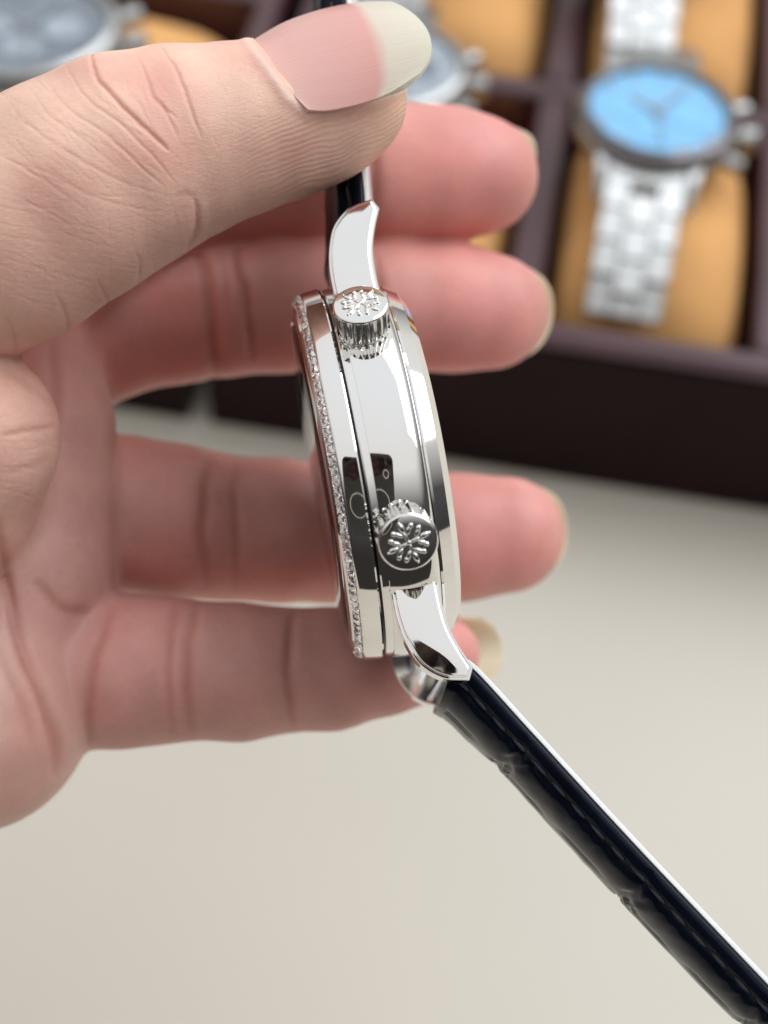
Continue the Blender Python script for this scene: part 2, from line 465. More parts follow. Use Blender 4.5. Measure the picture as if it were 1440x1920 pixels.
boxed_watch(FR, *spot(1222, -170, 0.0715, FR), 0.0715, 0.0205, RAD(3), dial_white, dial_grey2, steel_soft, 19.5, 'steel watch in the far row, only its bracelet showing above the blue dial')
boxed_watch(FR, *spot(772, -215, 0.0715, FR), 0.0715, 0.0205, RAD(2), dial_white, dial_grey2, steel_soft, 19.5, 'steel watch in the far row, its bracelet showing right of the thumbnail')

# ================================================================== THE WRISTWATCH IN THE HAND
W_O = P(708, 880, 0.16)
def watch_axes(tilt=RAD(10), toward=RAD(4.5), up=RAD(13)):
    down = -UPV * math.cos(tilt) + RGT * math.sin(tilt)
    left = -RGT * math.cos(tilt) - UPV * math.sin(tilt)
    tw = -FWD
    N = left * math.cos(toward) + tw * math.sin(toward)
    tw2 = tw * math.cos(toward) - left * math.sin(toward)
    six = down * math.cos(up) + tw2 * math.sin(up)
    three = tw2 * math.cos(up) - down * math.sin(up)
    return N, six, three
W_N, W_6, W_3 = watch_axes()
WM = Matrix.Identity(4)
for i, ax in enumerate((W_3, -W_6, W_N)):
    for j in range(3): WM[j][i] = ax[j]
for j in range(3): WM[j][3] = W_O[j]
watch = empty('wristwatch', WM)
tag(watch, 'polished wristwatch held edge on in the hand, diamond bezel, two crowns, navy strap', 'watch')
K = 0.001
MM = lambda pr: [(a * K, b * K) for a, b in pr]
def pix_local(px, py, h):
    """pixel -> (n, v) in mm on the plane h mm along 3 o'clock"""
    p = onplane(px, py, W_O + W_3 * h * K, W_3) - W_O
    return (p @ W_N) / K, (p @ W_6) / K

# mid case, one continuous barrel with a rounded flank
prof = [(16.0, 2.96), (19.5, 2.96), (19.78, 2.90), (19.85, 2.75), (19.85, 2.1)]
for i in range(15):
    z = 2.05 - i * 4.85 / 14
    prof.append((20.05 + 0.22 * (1 - ((z + 0.2) / 2.3) ** 2) - (0.28 if z < -2.2 else 0) * ((-2.2 - z) / .6 if z < -2.2 else 0), z))
prof += [(19.42, -3.0), (19.2, -3.05)]
case = MB().add(*lathe(MM(prof), 220)).obj('case', steel, watch, True, 22)
MB().add(*lathe(MM([(18.9, -3.02), (19.28, -3.10), (19.26, -3.35), (18.5, -4.6), (17.5, -5.3), (16, -5.5), (0, -5.5)]), 200)).obj('case_back', steel, watch, True, 22)
MB().add(*lathe(MM([(19.3, 3.3), (19.3, 2.8)]), 120)).obj('bezel_gasket', steel_dark, watch)
# bezel with a channel for the stones
bezel = MB().add(*lathe(MM([(17.0, 3.14), (19.8, 3.14), (19.98, 3.20), (20.05, 3.35), (19.88, 5.02), (19.83, 5.14), (19.74, 5.26), (19.64, 5.28),
                            (19.54, 5.2), (18.75, 5.68), (18.72, 5.98), (18.55, 6.18), (17.8, 6.4), (17.2, 6.35), (17.05, 6.2), (17.0, 5.2)]), 220)).obj('bezel', steel, watch, True, 22)
MB().add(*lathe(MM([(0, 7.0), (6, 6.98), (12, 6.85), (15.5, 6.65), (16.6, 6.45), (16.95, 6.2), (16.95, 5.2), (16, 5.2), (14, 5.4), (8, 5.6), (0, 5.7)]), 120)).obj('crystal', sapphire, watch, True, 40)
dial = MB().add(*lathe(MM([(0, 3.5), (16.9, 3.5), (16.9, 3.2), (0, 3.2)]), 96)).obj('dial', dial_white, watch)
for ln, wd, a in ((8.5, .5, RAD(60)), (13, .4, RAD(150))):
    v, f = box(-2 * K, ln * K, -wd * K, wd * K, 4.0 * K, 4.15 * K, .05 * K)
    c, s = math.cos(a), math.sin(a)
    MB().add([(x * c - y * s, x * s + y * c, z) for x, y, z in v], f).obj('watch_hand', hand_metal, dial)

# square cut stones set in the bezel channel
def stone_mesh():
    a, t = 0.465, 0.26
    v = []
    def ringp(r, z, rot=0.0, n=8, sq=True):
        out = []
        for i in range(n):
            th = 2 * math.pi * i / n + rot
            rr = r / max(abs(math.cos(th)), abs(math.sin(th))) if sq else r
            rr = min(rr, r * 1.32)
            out.append((rr * math.cos(th), rr * math.sin(th), z))
        return out
    v += ringp(t, 0.22, math.pi / 8, sq=False)
    v += ringp(a, 0.05)
    v += ringp(a, -0.02)
    v.append((0, 0, -0.45))
    f = [tuple(range(8))]
    for i in range(8):
        j = (i + 1) % 8
        f += [(i, 8 + i, 8 + j), (i, 8 + j, j), (8 + i, 16 + i, 16 + j, 8 + j), (16 + i, 24, 16 + j)]
    return [(x * K, y * K, z * K) for x, y, z in v], f
sv, sf = stone_mesh()
stone0 = mesh_obj('diamond', sv, sf, diamond_mat, bezel, False)
NST = 128
for i in range(NST):
    a = 2 * math.pi * (i + .5) / NST
    slope = math.atan2(0.85, 1.45)          # channel slope
    M = Matrix.Rotation(a, 4, 'Z') @ Matrix.Translation((19.14 * K, 0, 5.64 * K)) @ Matrix.Rotation(math.pi / 2 - RAD(52), 4, 'Y') @ Matrix.Rotation(RAD(45 * 0 + random.uniform(-12, 12)), 4, 'Z') @ Matrix.Rotation(RAD(random.uniform(-12, 12)), 4, 'X')
    if i == 0: stone0.matrix_local = M
    else: link_copy(stone0, bezel, M)
# thin prongs between neighbouring stones
pv, pf = ellipsoid((0, 0, 0), (0.08 * K, 0.055 * K, 0.11 * K), 0, 8, 5)
prong0 = mesh_obj('prong', pv, pf, steel, bezel)
cnt = 0
for i in range(NST):
    for rr, zz in ((19.53, 5.34), (18.78, 5.94)):
        a = 2 * math.pi * i / NST
        M = Matrix.Rotation(a, 4, 'Z') @ Matrix.Translation((rr * K, 0, zz * K)) @ Matrix.Rotation(RAD(38), 4, 'Y')
        if cnt == 0: prong0.matrix_local = M
        else: link_copy(prong0, bezel, M)
        cnt += 1

# ------------------------------------------------------------------ crowns
def crown(angle_deg, n_off, rad_, base_r, height, spin, label):
    a = RAD(angle_deg)                       # from 3 o'clock towards 12
    ax = Vector((math.cos(a), math.sin(a), 0))
    zl = ax
    xl = Vector((0, 0, 1)); yl = zl.cross(xl)
    M = Matrix.Identity(4)
    for i, vv in enumerate((xl, yl, zl)):
        for j in range(3): M[j][i] = vv[j]
    M.translation = ax * base_r * K + Vector((0, 0, n_off * K))
    root = None
    # fluted barrel
    nf = 20
    seg = nf * 10
    R0, D = rad_, 0.34
    v, f = [], []
    def rad_at(th, depth):
        p = (th * nf / (2 * math.pi)) % 1.0
        g = max(0.0, math.cos((p - .5) * math.pi * 1.35)) ** 0.6 if abs(p - .5) < 0.37 else 0.0
        return R0 - depth * g
    h = height
    rows = [(0.0, 0.80, 0), (0.0, 0.93, .4), (0.12, 1.0, 1), (h * .30, 1.0, 1), (h * .62, 1.0, 1), (h * .80, 1.0, 1), (h * .87, 1.0, .55), (h * .92, 1.0, 0.0), (h * .95, 0.985, 0.0)]
    for z, sc, dp in rows:
        for i in range(seg):
            th = 2 * math.pi * i / seg
            r = rad_at(th, D * dp) * sc
            v.append((r * math.cos(th) * K, r * math.sin(th) * K, z * K))
    for k in range(len(rows) - 1):
        for i in range(seg):
            j = (i + 1) % seg
            f.append((k * seg + i, k * seg + j, (k + 1) * seg + j, (k + 1) * seg + i))
    body = mesh_obj('crown', v, f, steel_fluted, watch, True, 28)
    body.matrix_local = M
    if label: body['label'] = label
    MB().add(*lathe(MM([(rad_ * .985, h * .95), (rad_ * .95, h * .985), (rad_ * .90, h * 1.0), (rad_ * .5, h * 1.012), (0, h * 1.016)]), 96)).obj('crown_cap', steel, body, True, 40)
    MB().add(*lathe(MM([(rad_ * .80, 0.02), (rad_ * .86, -.10), (rad_ * .86, -.30), (rad_ * .74, -.45), (rad_ * .70, -2.0)]), 72)).obj('crown_tube', steel_fluted, body, True, 40)
    # raised cross emblem: four fleur arms between which small points sit
    em = MB()
    zt = h * 1.012
    q = rad_ / 2.75
    for i in range(4):
        th = spin + i * math.pi / 2
        c, s = math.cos(th), math.sin(th)
        def pt(x, y): return ((x * c - y * s) * K * q, (x * s + y * c) * K * q, zt * K)
        hz = 0.16
        em.add(*ellipsoid(pt(0.55, 0), (0.58 * K * q, 0.17 * K * q, hz * K), th))
        em.add(*ellipsoid(pt(1.52, 0), (0.52 * K * q, 0.27 * K * q, hz * 1.25 * K), th))
        em.add(*ellipsoid(pt(2.02, 0), (0.16 * K * q, 0.13 * K * q, hz * K), th))
        for sg in (-1, 1):
            em.add(*ellipsoid(pt(1.08, sg * 0.50), (0.50 * K * q, 0.22 * K * q, hz * 1.2 * K), th + sg * 0.72))
            em.add(*ellipsoid(pt(1.36, sg * 0.86), (0.29 * K * q, 0.24 * K * q, hz * 1.3 * K), th + sg * 0.5))
    em.add(*ellipsoid((0, 0, zt * K), (0.24 * K * q, 0.24 * K * q, 0.15 * K)))
    em.obj('emblem', steel, body, True, 60)
    return body
crown(28.5, 0.25, 2.75, 20.3, 3.05, RAD(45), None)
crown(-32.0, 0.15, 2.85, 20.35, 3.7, RAD(18), None)

# ------------------------------------------------------------------ lugs
lug_outer = [(1.9, 12.0), (2.0, 15.2), (2.0, 18.2), (1.55, 20.8), (0.6, 23.1), (-1.3, 24.75), (-3.75, 25.4)]
lug_inner = [(-4.35, 24.2), (-3.45, 22.0), (-2.8, 19.6), (-2.65, 16.6), (-2.8, 14.2), (-2.9, 12.0)]
def poly_offset(pts, dist):
    pts = [np.array(p, float) for p in pts]
    n = len(pts)
    area = sum(pts[i][0] * pts[(i + 1) % n][1] - pts[(i + 1) % n][0] * pts[i][1] for i in range(n))
    sg = 1 if area > 0 else -1
    out = []
    for i in range(n):
        a, b, c = pts[i - 1], pts[i], pts[(i + 1) % n]
        e1 = (b - a) / (np.linalg.norm(b - a) + 1e-9); e2 = (c - b) / (np.linalg.norm(c - b) + 1e-9)
        n1 = np.array([-e1[1], e1[0]]) * sg; n2 = np.array([-e2[1], e2[0]]) * sg
        bi = n1 + n2; L = np.linalg.norm(bi)
        bi = bi / L if L > 1e-6 else n1
        cosv = max(0.45, bi @ n1)
        out.append(b + bi * dist / cosv)
    return out
def tiered(outline, tiers, sx, sy):
    """outline (n,v); tiers list of (inset, h). sx: side of 3 o'clock, sy: -1 for 12, +1 for 6."""
    v, f = [], []
    n = len(outline)
    for ins, h in tiers:
        for a, b in poly_offset(outline, ins):
            v.append((sx * h * K, -sy * b * K, a * K))
    for k in range(len(tiers) - 1):
        for i in range(n):
            j = (i + 1) % n
            f.append((k * n + i, k * n + j, (k + 1) * n + j, (k + 1) * n + i))
    f.append(tuple(range(n))); f.append(tuple(range((len(tiers) - 1) * n, len(tiers) * n)))
    return v, f
outl = [tuple(p) for p in catmull(lug_outer, 5)] + [tuple(p) for p in catmull(lug_inner, 5)]
for sx in (1, -1):
    for sy in (-1, 1):
        lug = MB().add(*tiered(outl, [(0.12, 10.15), (0.0, 10.3), (0.0, 12.35), (0.08, 12.47), (0.22, 12.49), (0.27, 12.36), (0.36, 12.36)], sx, sy)).obj('lug', steel, watch, True, 28)
        MB().add(*tiered(outl, [(0.33, 12.3), (0.33, 12.64), (0.40, 12.76), (0.52, 12.80)], sx, sy)).obj('lug_panel', steel, lug, True, 20)
        # spring bar
    # (bars are built below, one for each end)
for sy in (-1, 1):
    v, f = lathe(MM([(0, -10.9), (0.75, -10.9), (0.75, 10.9), (0, 10.9)]), 24)
    MB().add([(z, -sy * 22.6 * K + x, -1.9 * K + y) for x, y, z in v], f).obj('spring_bar', steel_soft, watch)

# ------------------------------------------------------------------ strap
def strap(px_path, sy, w0, w1, start_extra, joints, pad_end):
    """px_path: pixels along the lining edge on the 3 o'clock side of the strap"""
    pts = []
    for i, (x, y) in enumerate(px_path):
        pts.append(pix_local(x, y, w0))
    pts = start_extra + pts
    path = catmull(pts, 14)
    # resample evenly
    path = np.array(path); seg = np.linalg.norm(np.diff(path, axis=0), axis=1); cum = np.concatenate([[0], np.cumsum(seg)])
    L = cum[-1]
    N = int(L / 0.30)
    ss = np.linspace(0, L, N)
    path = np.stack([np.interp(ss, cum, path[:, 0]), np.interp(ss, cum, path[:, 1])], 1)
    tan = np.gradient(path, axis=0); tan /= np.linalg.norm(tan, axis=1)[:, None]
    nor = np.stack([-tan[:, 1], tan[:, 0]], 1)
    nor *= np.sign(nor[:, 0])[:, None]           # towards the dial side (+n)
    width = np.interp(ss, [0, L], [w0, w1])
    H = 41
    hs = np.concatenate([-1 + 0.13 * np.linspace(0, 1, 10), 0.862 * np.sin(np.linspace(-math.pi / 2, math.pi / 2, H - 10)), 1 - 0.13 * np.linspace(1, 0, 10)])
    lin_t, edge_t = 0.50, 1.80
    nz = rng.normal(size=(N, len(hs)))
    for _ in range(6):
        nz = (nz + np.roll(nz, 1, 0) + np.roll(nz, -1, 0) + np.roll(nz, 1, 1) + np.roll(nz, -1, 1)) / 5
    wob = np.convolve(rng.normal(size=N + 40), np.ones(41) / 41, 'valid')[:N]
    def top(i, hq, j):
        s = ss[i]
        a = abs(hq)
        # padded dome
        q_ = min(1.0, max(0.0, (1 - a) / 0.13)); base = edge_t - 0.55 + 1.05 * (1 - (1 - q_) ** 2)
        pad = 2.6 if s < pad_end else 2.6 - 0.5 * min(1, (s - pad_end) / 20)
        pad *= min(1.0, s / 3.0 + 0.9)
        dome = pad * (1 - (a / 0.862) ** 2) ** 0.5 if a < 0.862 else 0
        t_ = base + dome
        # stitch gutter
        t_ -= 0.22 * math.exp(-((a - 0.90) / 0.022) ** 2)
        # alligator joints across, bent, with a ragged double groove
        for q, js in enumerate(joints):
            cc = js + 0.7 * math.sin(hq * 2.3 + q) + wob[i] * 1.0 + 0.25 * math.sin(hq * 17 + q * 2)
            t_ -= 0.46 * math.exp(-((s - cc) / 0.50) ** 2) * (0.45 + 0.55 * (a < 0.86))
            t_ -= 0.26 * math.exp(-((s - cc - 1.1 - 0.4 * math.sin(hq * 9)) / 0.35) ** 2) * (a < 0.86)
        # longitudinal joints
        t_ -= 0.26 * math.exp(-((hq - 0.30 - 0.05 * math.sin(s * .35)) / 0.025) ** 2) + 0.26 * math.exp(-((hq + 0.32 + 0.04 * math.sin(s * .4)) / 0.025) ** 2)
        # wrinkles near the sewn edge
        t_ += 0.10 * math.sin(s * 2.5 + 3 * math.sin(s * .6)) * math.exp(-((a - 0.82) / 0.05) ** 2)
        return t_ + nz[i, j] * 0.10
    def place(i, h, t_):
        q = path[i] + nor[i] * (t_ + (h - w0) * math.tan(RAD(5.2 * min(1.0, ss[i] / 12.0))))      # the strap is twisted a little on its length
        return (h * K, -q[1] * K, q[0] * K)
    # leather body: top surface + sides, closed underneath
    v, f = [], []
    cols = len(hs) + 6
    for i in range(N):
        w = width[i]
        ring = []
        tt = [top(i, hq, j) for j, hq in enumerate(hs)]
        ring.append(place(i, -w + .12, lin_t)); ring.append(place(i, -w - .02, lin_t + .25)); ring.append(place(i, -w - .03, edge_t - .75))
        ring += [place(i, hq * w, t_) for hq, t_ in zip(hs, tt)]
        ring.append(place(i, w + .03, edge_t - .75)); ring.append(place(i, w + .02, lin_t + .25)); ring.append(place(i, w - .12, lin_t))
        v += ring
    for i in range(N - 1):
        for j in range(cols):
            k = (j + 1) % cols
            f.append((i * cols + j, i * cols + k, (i + 1) * cols + k, (i + 1) * cols + j))
    f.append(tuple(range(cols))); f.append(tuple(range((N - 1) * cols, N * cols)))
    body = mesh_obj('strap', v, f, leather, watch, True, 50)
    # lining
    v, f = [], []
    for i in range(N):
        w = width[i] + 0.06
        v += [place(i, -w + .1, 0), place(i, w - .1, 0), place(i, w, .12), place(i, w, lin_t - .08), place(i, w - .15, lin_t - .004), place(i, -w + .15, lin_t - .004), place(i, -w, lin_t - .08), place(i, -w, .12)]
    for i in range(N - 1):
        for j in range(8):
            k = (j + 1) % 8
            f.append((i * 8 + j, i * 8 + k, (i + 1) * 8 + k, (i + 1) * 8 + j))
    f.append(tuple(range(8))); f.append(tuple(range((N - 1) * 8, N * 8)))
    mesh_obj('lining', v, f, lining_mat, body, True, 40)
    # stitches
    sv_, sf_ = ellipsoid((0, 0, 0), (1.05 * K, 0.22 * K, 0.20 * K), 0, 8, 6)
    st0 = None
    s = 2.6
    while s < L - 2:
        i = int(s / L * (N - 1))
        for side in (-1, 1):
            h = side * 0.905 * width[i]
            t_ = top(i, side * 0.905, 0) + 0.16
            p = Vector(place(i, h, t_))
            ty = Vector((0, -tan[i][1], tan[i][0])); nn = Vector((0, -nor[i][1], nor[i][0]))
            ty = (ty + nn * 0.06 + Vector((0.10 * side, 0, 0))).normalized()
            xx = nn.cross(ty).normalized(); nn = ty.cross(xx)
            M = Matrix.Identity(4)
            for c_, ax in enumerate((ty, xx, nn)):
                for r_ in range(3): M[r_][c_] = ax[r_]
            M.translation = p
            if st0 is None:
                st0 = mesh_obj('stitch', sv_, sf_, thread_mat, body); st0.matrix_local = M
            else:
                link_copy(st0, body, M)
        s += 2.75
    return body
lower_px = [(893, 1248), (1000, 1363), (1100, 1472), (1220, 1601), (1340, 1727), (1440, 1832), (1560, 1957), (1690, 2092)]
strap(lower_px, 1, 10.0, 9.0, [(-3.2, 22.6)], [10.5, 28.0, 45.0, 60.0], 40)
upper_px = [(692, 372), (688, 330), (682, 280), (673, 200), (665, 100), (659, 20), (654, -60), (646, -200), (640, -330)]
strap(upper_px, -1, 10.0, 9.0, [(-3.2, -22.6)], [9.0, 21.0, 34.0], 30)

# ================================================================== THE HAND (one continuous skin)
# camera-aligned millimetre frame used only to lay the bones out; vertices end up in world space
def mmp(px, py, d):
    return np.array([(px - 720) / FPX * d * 1000, (960 - py) / FPX * d * 1000, d * 1000])
def chain(pts):
    out = []
    for (px, py, d, rpx) in pts:
        out.append((mmp(px, py, d), rpx * d * 1000 / FPX))
    return out
CH = {
 'thumb':  (chain([(-520, 860, .172, 250), (-330, 640, .160, 232), (-150, 500, .1525, 226), (10, 424, .1505, 222), (130, 360, .150, 208), (230, 306, .1512, 200),
                   (330, 270, .1525, 180), (430, 246, .1535, 160), (520, 226, .1542, 148), (600, 206, .1548, 137), (650, 194, .1550, 112), (672, 186, .1550, 88)]), 0.7),
 'thenar': (chain([(-60, 820, .1555, 172), (-170, 900, .160, 240), (-400, 960, .170, 270)]), 3.0),
 'index':  (chain([(-60, 560, .178, 190), (90, 500, .179, 150), (250, 400, .183, 132), (420, 345, .187, 126), (600, 328, .1895, 125), (750, 325, .190, 124),
                   (840, 326, .190, 119), (900, 330, .190, 109)]), 2.0),
 'middle': (chain([(-60, 720, .183, 190), (80, 670, .183, 140), (220, 615, .185, 122), (330, 593, .1865, 122), (420, 582, .187, 120), (520, 575, .189, 120), (620, 575, .190, 120),
                   (740, 575, .1905, 120), (850, 577, .191, 117), (920, 585, .191, 108)]), 1.6),
 'ring':   (chain([(-60, 960, .181, 190), (80, 965, .181, 150), (230, 962, .1815, 142), (330, 978, .183, 141), (420, 990, .1855, 132), (520, 995, .187, 132), (620, 1000, .190, 127),
                   (750, 1005, .1915, 120), (860, 1008, .192, 117), (948, 1003, .192, 110)]), 1.6),
 'pinky':  (chain([(-60, 1230, .174, 190), (90, 1260, .1725, 150), (230, 1258, .1715, 141), (310, 1256, .1715, 133), (370, 1257, .170, 124), (450, 1260, .1715, 126), (530, 1256, .173, 113), (620, 1254, .1745, 112),
                   (720, 1240, .1765, 98), (790, 1230, .178, 84), (835, 1225, .179, 66)]), 1.4),
 'pads':   (chain([(20, 660, .1745, 150), (52, 800, .1735, 155), (58, 940, .172, 152), (48, 1070, .1705, 158), (0, 1200, .169, 170)]), 2.0),
 'heel':   (chain([(-60, 1330, .168, 230), (-200, 1300, .172, 270), (-420, 1180, .177, 300)]), 3.0),
 'palm_a': (chain([(-60, 600, .181, 210), (-300, 760, .182, 260), (-640, 960, .184, 290), (-1000, 1120, .186, 300)]), 4.0),
 'palm_b': (chain([(-40, 760, .182, 200), (-350, 900, .183, 260), (-640, 1000, .184, 290)]), 4.0),
 'palm_c': (chain([(-40, 980, .180, 200), (-350, 1030, .183, 270), (-640, 1060, .186, 300), (-1000, 1180, .188, 300)]), 4.0),
 'palm_d': (chain([(-60, 1240, .177, 215), (-350, 1180, .181, 280), (-640, 1110, .186, 300)]), 4.0),
}
VOX = 0.62
lo = np.array([-112.0, -46.0, 128.0]); hi = np.array([26.0, 62.0, 212.0])
dims = np.ceil((hi - lo) / VOX).astype(int) + 1
gx = lo[0] + np.arange(dims[0]) * VOX; gy = lo[1] + np.arange(dims[1]) * VOX; gz = lo[2] + np.arange(dims[2]) * VOX
def smin(a, b, k):
    h = np.maximum(k - np.abs(a - b), 0) / k
    return np.minimum(a, b) - h * h * k * 0.25
def roundcone(X, Y, Z, a, ra, b, rb):
    d = b - a; L2 = float(d @ d) + 1e-9
    t = np.clip(((X - a[0]) * d[0] + (Y - a[1]) * d[1] + (Z - a[2]) * d[2]) / L2, 0, 1)
    return np.sqrt((X - a[0] - t * d[0]) ** 2 + (Y - a[1] - t * d[1]) ** 2 + (Z - a[2] - t * d[2]) ** 2) - (ra + t * (rb - ra))
def chain_field(pts, k):
    F_ = np.full(dims, 40.0, np.float32)
    for (a, ra), (b, rb) in zip(pts[:-1], pts[1:]):
        mn = np.minimum(a - ra, b - rb) - 5; mxx = np.maximum(a + ra, b + rb) + 5
        i0 = np.clip(np.floor((mn - lo) / VOX).astype(int), 0, dims); i1 = np.clip(np.ceil((mxx - lo) / VOX).astype(int) + 1, 0, dims)
        if np.any(i1 <= i0): continue
        sl = tuple(slice(p, q) for p, q in zip(i0, i1))
        X, Y, Z = np.meshgrid(gx[sl[0]], gy[sl[1]], gz[sl[2]], indexing='ij', sparse=True)
        F_[sl] = smin(F_[sl], roundcone(X, Y, Z, a, ra, b, rb).astype(np.float32), k)
    return F_
PHI = None
order = ['palm_a', 'palm_b', 'palm_c', 'palm_d', 'heel', 'index', 'middle', 'ring', 'pinky', 'pads', 'thumb', 'thenar']
JOIN = {'palm_a': 6, 'palm_b': 6, 'palm_c': 6, 'palm_d': 6, 'heel': 5, 'pads': 1.6, 'index': 1.0, 'middle': 1.0, 'ring': 1.0, 'pinky': 1.0, 'thumb': 1.2, 'thenar': 1.6}
for nm in order:
    F_ = chain_field(*CH[nm])
    PHI = F_ if PHI is None else smin(PHI, F_, JOIN[nm])
# close the field at the domain border (wrist end)
PHI[0] = PHI[-1] = 1; PHI[:, 0] = PHI[:, -1] = 1; PHI[:, :, 0] = PHI[:, :, -1] = 1

def surface_nets(phi):
    s = phi < 0
    nx, ny, nz_ = phi.shape
    cs = np.zeros((nx - 1, ny - 1, nz_ - 1), np.uint8)
    for dx in (0, 1):
        for dy in (0, 1):
            for dz in (0, 1):
                cs += s[dx:nx - 1 + dx, dy:ny - 1 + dy, dz:nz_ - 1 + dz]
    act = (cs > 0) & (cs < 8)
    ii = np.argwhere(act)
    idx = np.full(act.shape, -1, np.int64); idx[act] = np.arange(len(ii))
    acc = np.zeros((len(ii), 3)); cnt_ = np.zeros(len(ii))
    corners = [(dx, dy, dz) for dx in (0, 1) for dy in (0, 1) for dz in (0, 1)]
    for a in corners:
        for ax in range(3):
            if a[ax]: continue
            b = list(a); b[ax] = 1
            va = phi[ii[:, 0] + a[0], ii[:, 1] + a[1], ii[:, 2] + a[2]].astype(float)
            vb = phi[ii[:, 0] + b[0], ii[:, 1] + b[1], ii[:, 2] + b[2]].astype(float)
            c = (va < 0) != (vb < 0)
            t = np.where(c, va / np.where(va == vb, 1, va - vb), 0)
            p = np.array(a, float)[None] + np.zeros((len(ii), 3)); p[:, ax] = t
            acc += np.where(c[:, None], p, 0); cnt_ += c
    V = ii + acc / cnt_[:, None]
    quads = []
    for ax in range(3):
        o1, o2 = [(1, 2), (2, 0), (0, 1)][ax]
        sl0 = [slice(None)] * 3; sl1 = [slice(None)] * 3
        sl0[ax] = slice(0, -1); sl1[ax] = slice(1, None)
        for o in (o1, o2):
            sl0[o] = slice(1, -1); sl1[o] = slice(1, -1)
        A, B = s[tuple(sl0)], s[tuple(sl1)]
        e_ = np.argwhere(A != B)
        flip = A[tuple(e_.T)]
        e_[:, o1] += 1; e_[:, o2] += 1
        def cell(d1, d2):
            q = e_.copy(); q[:, o1] += d1; q[:, o2] += d2
            return idx[q[:, 0], q[:, 1], q[:, 2]]
        q = np.stack([cell(-1, -1), cell(0, -1), cell(0, 0), cell(-1, 0)], 1)
        q[~flip] = q[~flip][:, ::-1]
        quads.append(q)
    return V, np.concatenate(quads)
V, Q = surface_nets(PHI)
V = lo + V * VOX
# light relax
E_ = np.concatenate([Q[:, [0, 1]], Q[:, [1, 2]], Q[:, [2, 3]], Q[:, [3, 0]]])
for _ in range(2):
    acc = np.zeros_like(V); c_ = np.zeros(len(V))
    np.add.at(acc, E_[:, 0], V[E_[:, 1]]); np.add.at(acc, E_[:, 1], V[E_[:, 0]])
    np.add.at(c_, E_[:, 0], 1); np.add.at(c_, E_[:, 1], 1)
    V = V * 0.5 + 0.5 * acc / c_[:, None]
def to_world(V):
    return CAM[None] + (V[:, :1] * RGT + V[:, 1:2] * UPV + V[:, 2:3] * FWD) * 0.001
HC = to_world(np.array([[-20.0, 0, 172]]))[0]
def make_mesh(name, verts, quads):
    me = bpy.data.meshes.new(name)
    me.vertices.add(len(verts)); me.vertices.foreach_set('co', verts.astype(np.float32).ravel())
    me.loops.add(quads.size); me.loops.foreach_set('vertex_index', quads.astype(np.int32).ravel())
    me.polygons.add(len(quads)); me.polygons.foreach_set('loop_start', np.arange(0, quads.size, 4, dtype=np.int32))
    me.update(calc_edges=True); me.validate()
    return me
def chain_dist(pts, V):
    best = np.full(len(V), 1e9)
    for (a, ra), (b, rb) in zip(pts[:-1], pts[1:]):
        best = np.minimum(best, roundcone(V[:, 0], V[:, 1], V[:, 2], a, ra, b, rb))
    return best
me0 = make_mesh('hand', V * 0.001, Q)
tmp = bpy.data.objects.new('hand', me0); COL.objects.link(tmp)
sub = tmp.modifiers.new('s', 'SUBSURF'); sub.levels = 1; sub.render_levels = 1
dg = bpy.context.evaluated_depsgraph_get()
me = bpy.data.meshes.new_from_object(tmp.evaluated_get(dg))
bpy.data.objects.remove(tmp)
# refine the part of the thumb and thenar the lens resolves, so the creases are real relief
n0 = len(me.vertices)
V0 = np.empty(n0 * 3, np.float32); me.vertices.foreach_get('co', V0); V0 = V0.reshape(-1, 3).astype(float) * 1000
px0 = 720 + V0[:, 0] / V0[:, 2] * FPX; py0 = 960 - V0[:, 1] / V0[:, 2] * FPX
near = np.minimum(np.abs(chain_dist(CH['thumb'][0], V0)), np.abs(chain_dist(CH['thenar'][0], V0))) < 0.9
near &= (px0 > -60) & (px0 < 790) & (py0 > 40) & (py0 < 1010) & (V0[:, 2] < 158)
bm = bmesh.new(); bm.from_mesh(me); bm.verts.ensure_lookup_table()
sel = [e_ for e_ in bm.edges if near[e_.verts[0].index] and near[e_.verts[1].index]]
bmesh.ops.subdivide_edges(bm, edges=sel, cuts=2, use_grid_fill=True)
bm.to_mesh(me); bm.free(); me.update()
n = len(me.vertices)
V = np.empty(n * 3, np.float32); me.vertices.foreach_get('co', V); V = V.reshape(-1, 3).astype(float) * 1000
NRM = np.empty(n * 3, np.float32); me.vertices.foreach_get('normal', NRM); NRM = NRM.reshape(-1, 3).astype(float)
# is the normal outward? compare with the field gradient direction away from the thumb axis
PX = 720 + V[:, 0] / V[:, 2] * FPX; PY = 960 - V[:, 1] / V[:, 2] * FPX
# chain distances -> soft weights
names = list(CH)
DST = np.stack([chain_dist(CH[k][0], V) for k in names], 1)
dom = np.array(names)[np.argmin(DST, 1)]
cen = np.array([-20.0, 0, 178]);
if np.mean(np.sum(NRM[dom == 'middle'] * (V[dom == 'middle'] - np.array([-5, 21.0, 188])), 1) > 0) < 0.4:
    me.flip_normals(); NRM = -NRM
facing = -NRM[:, 2]                                   # >0 : towards the camera

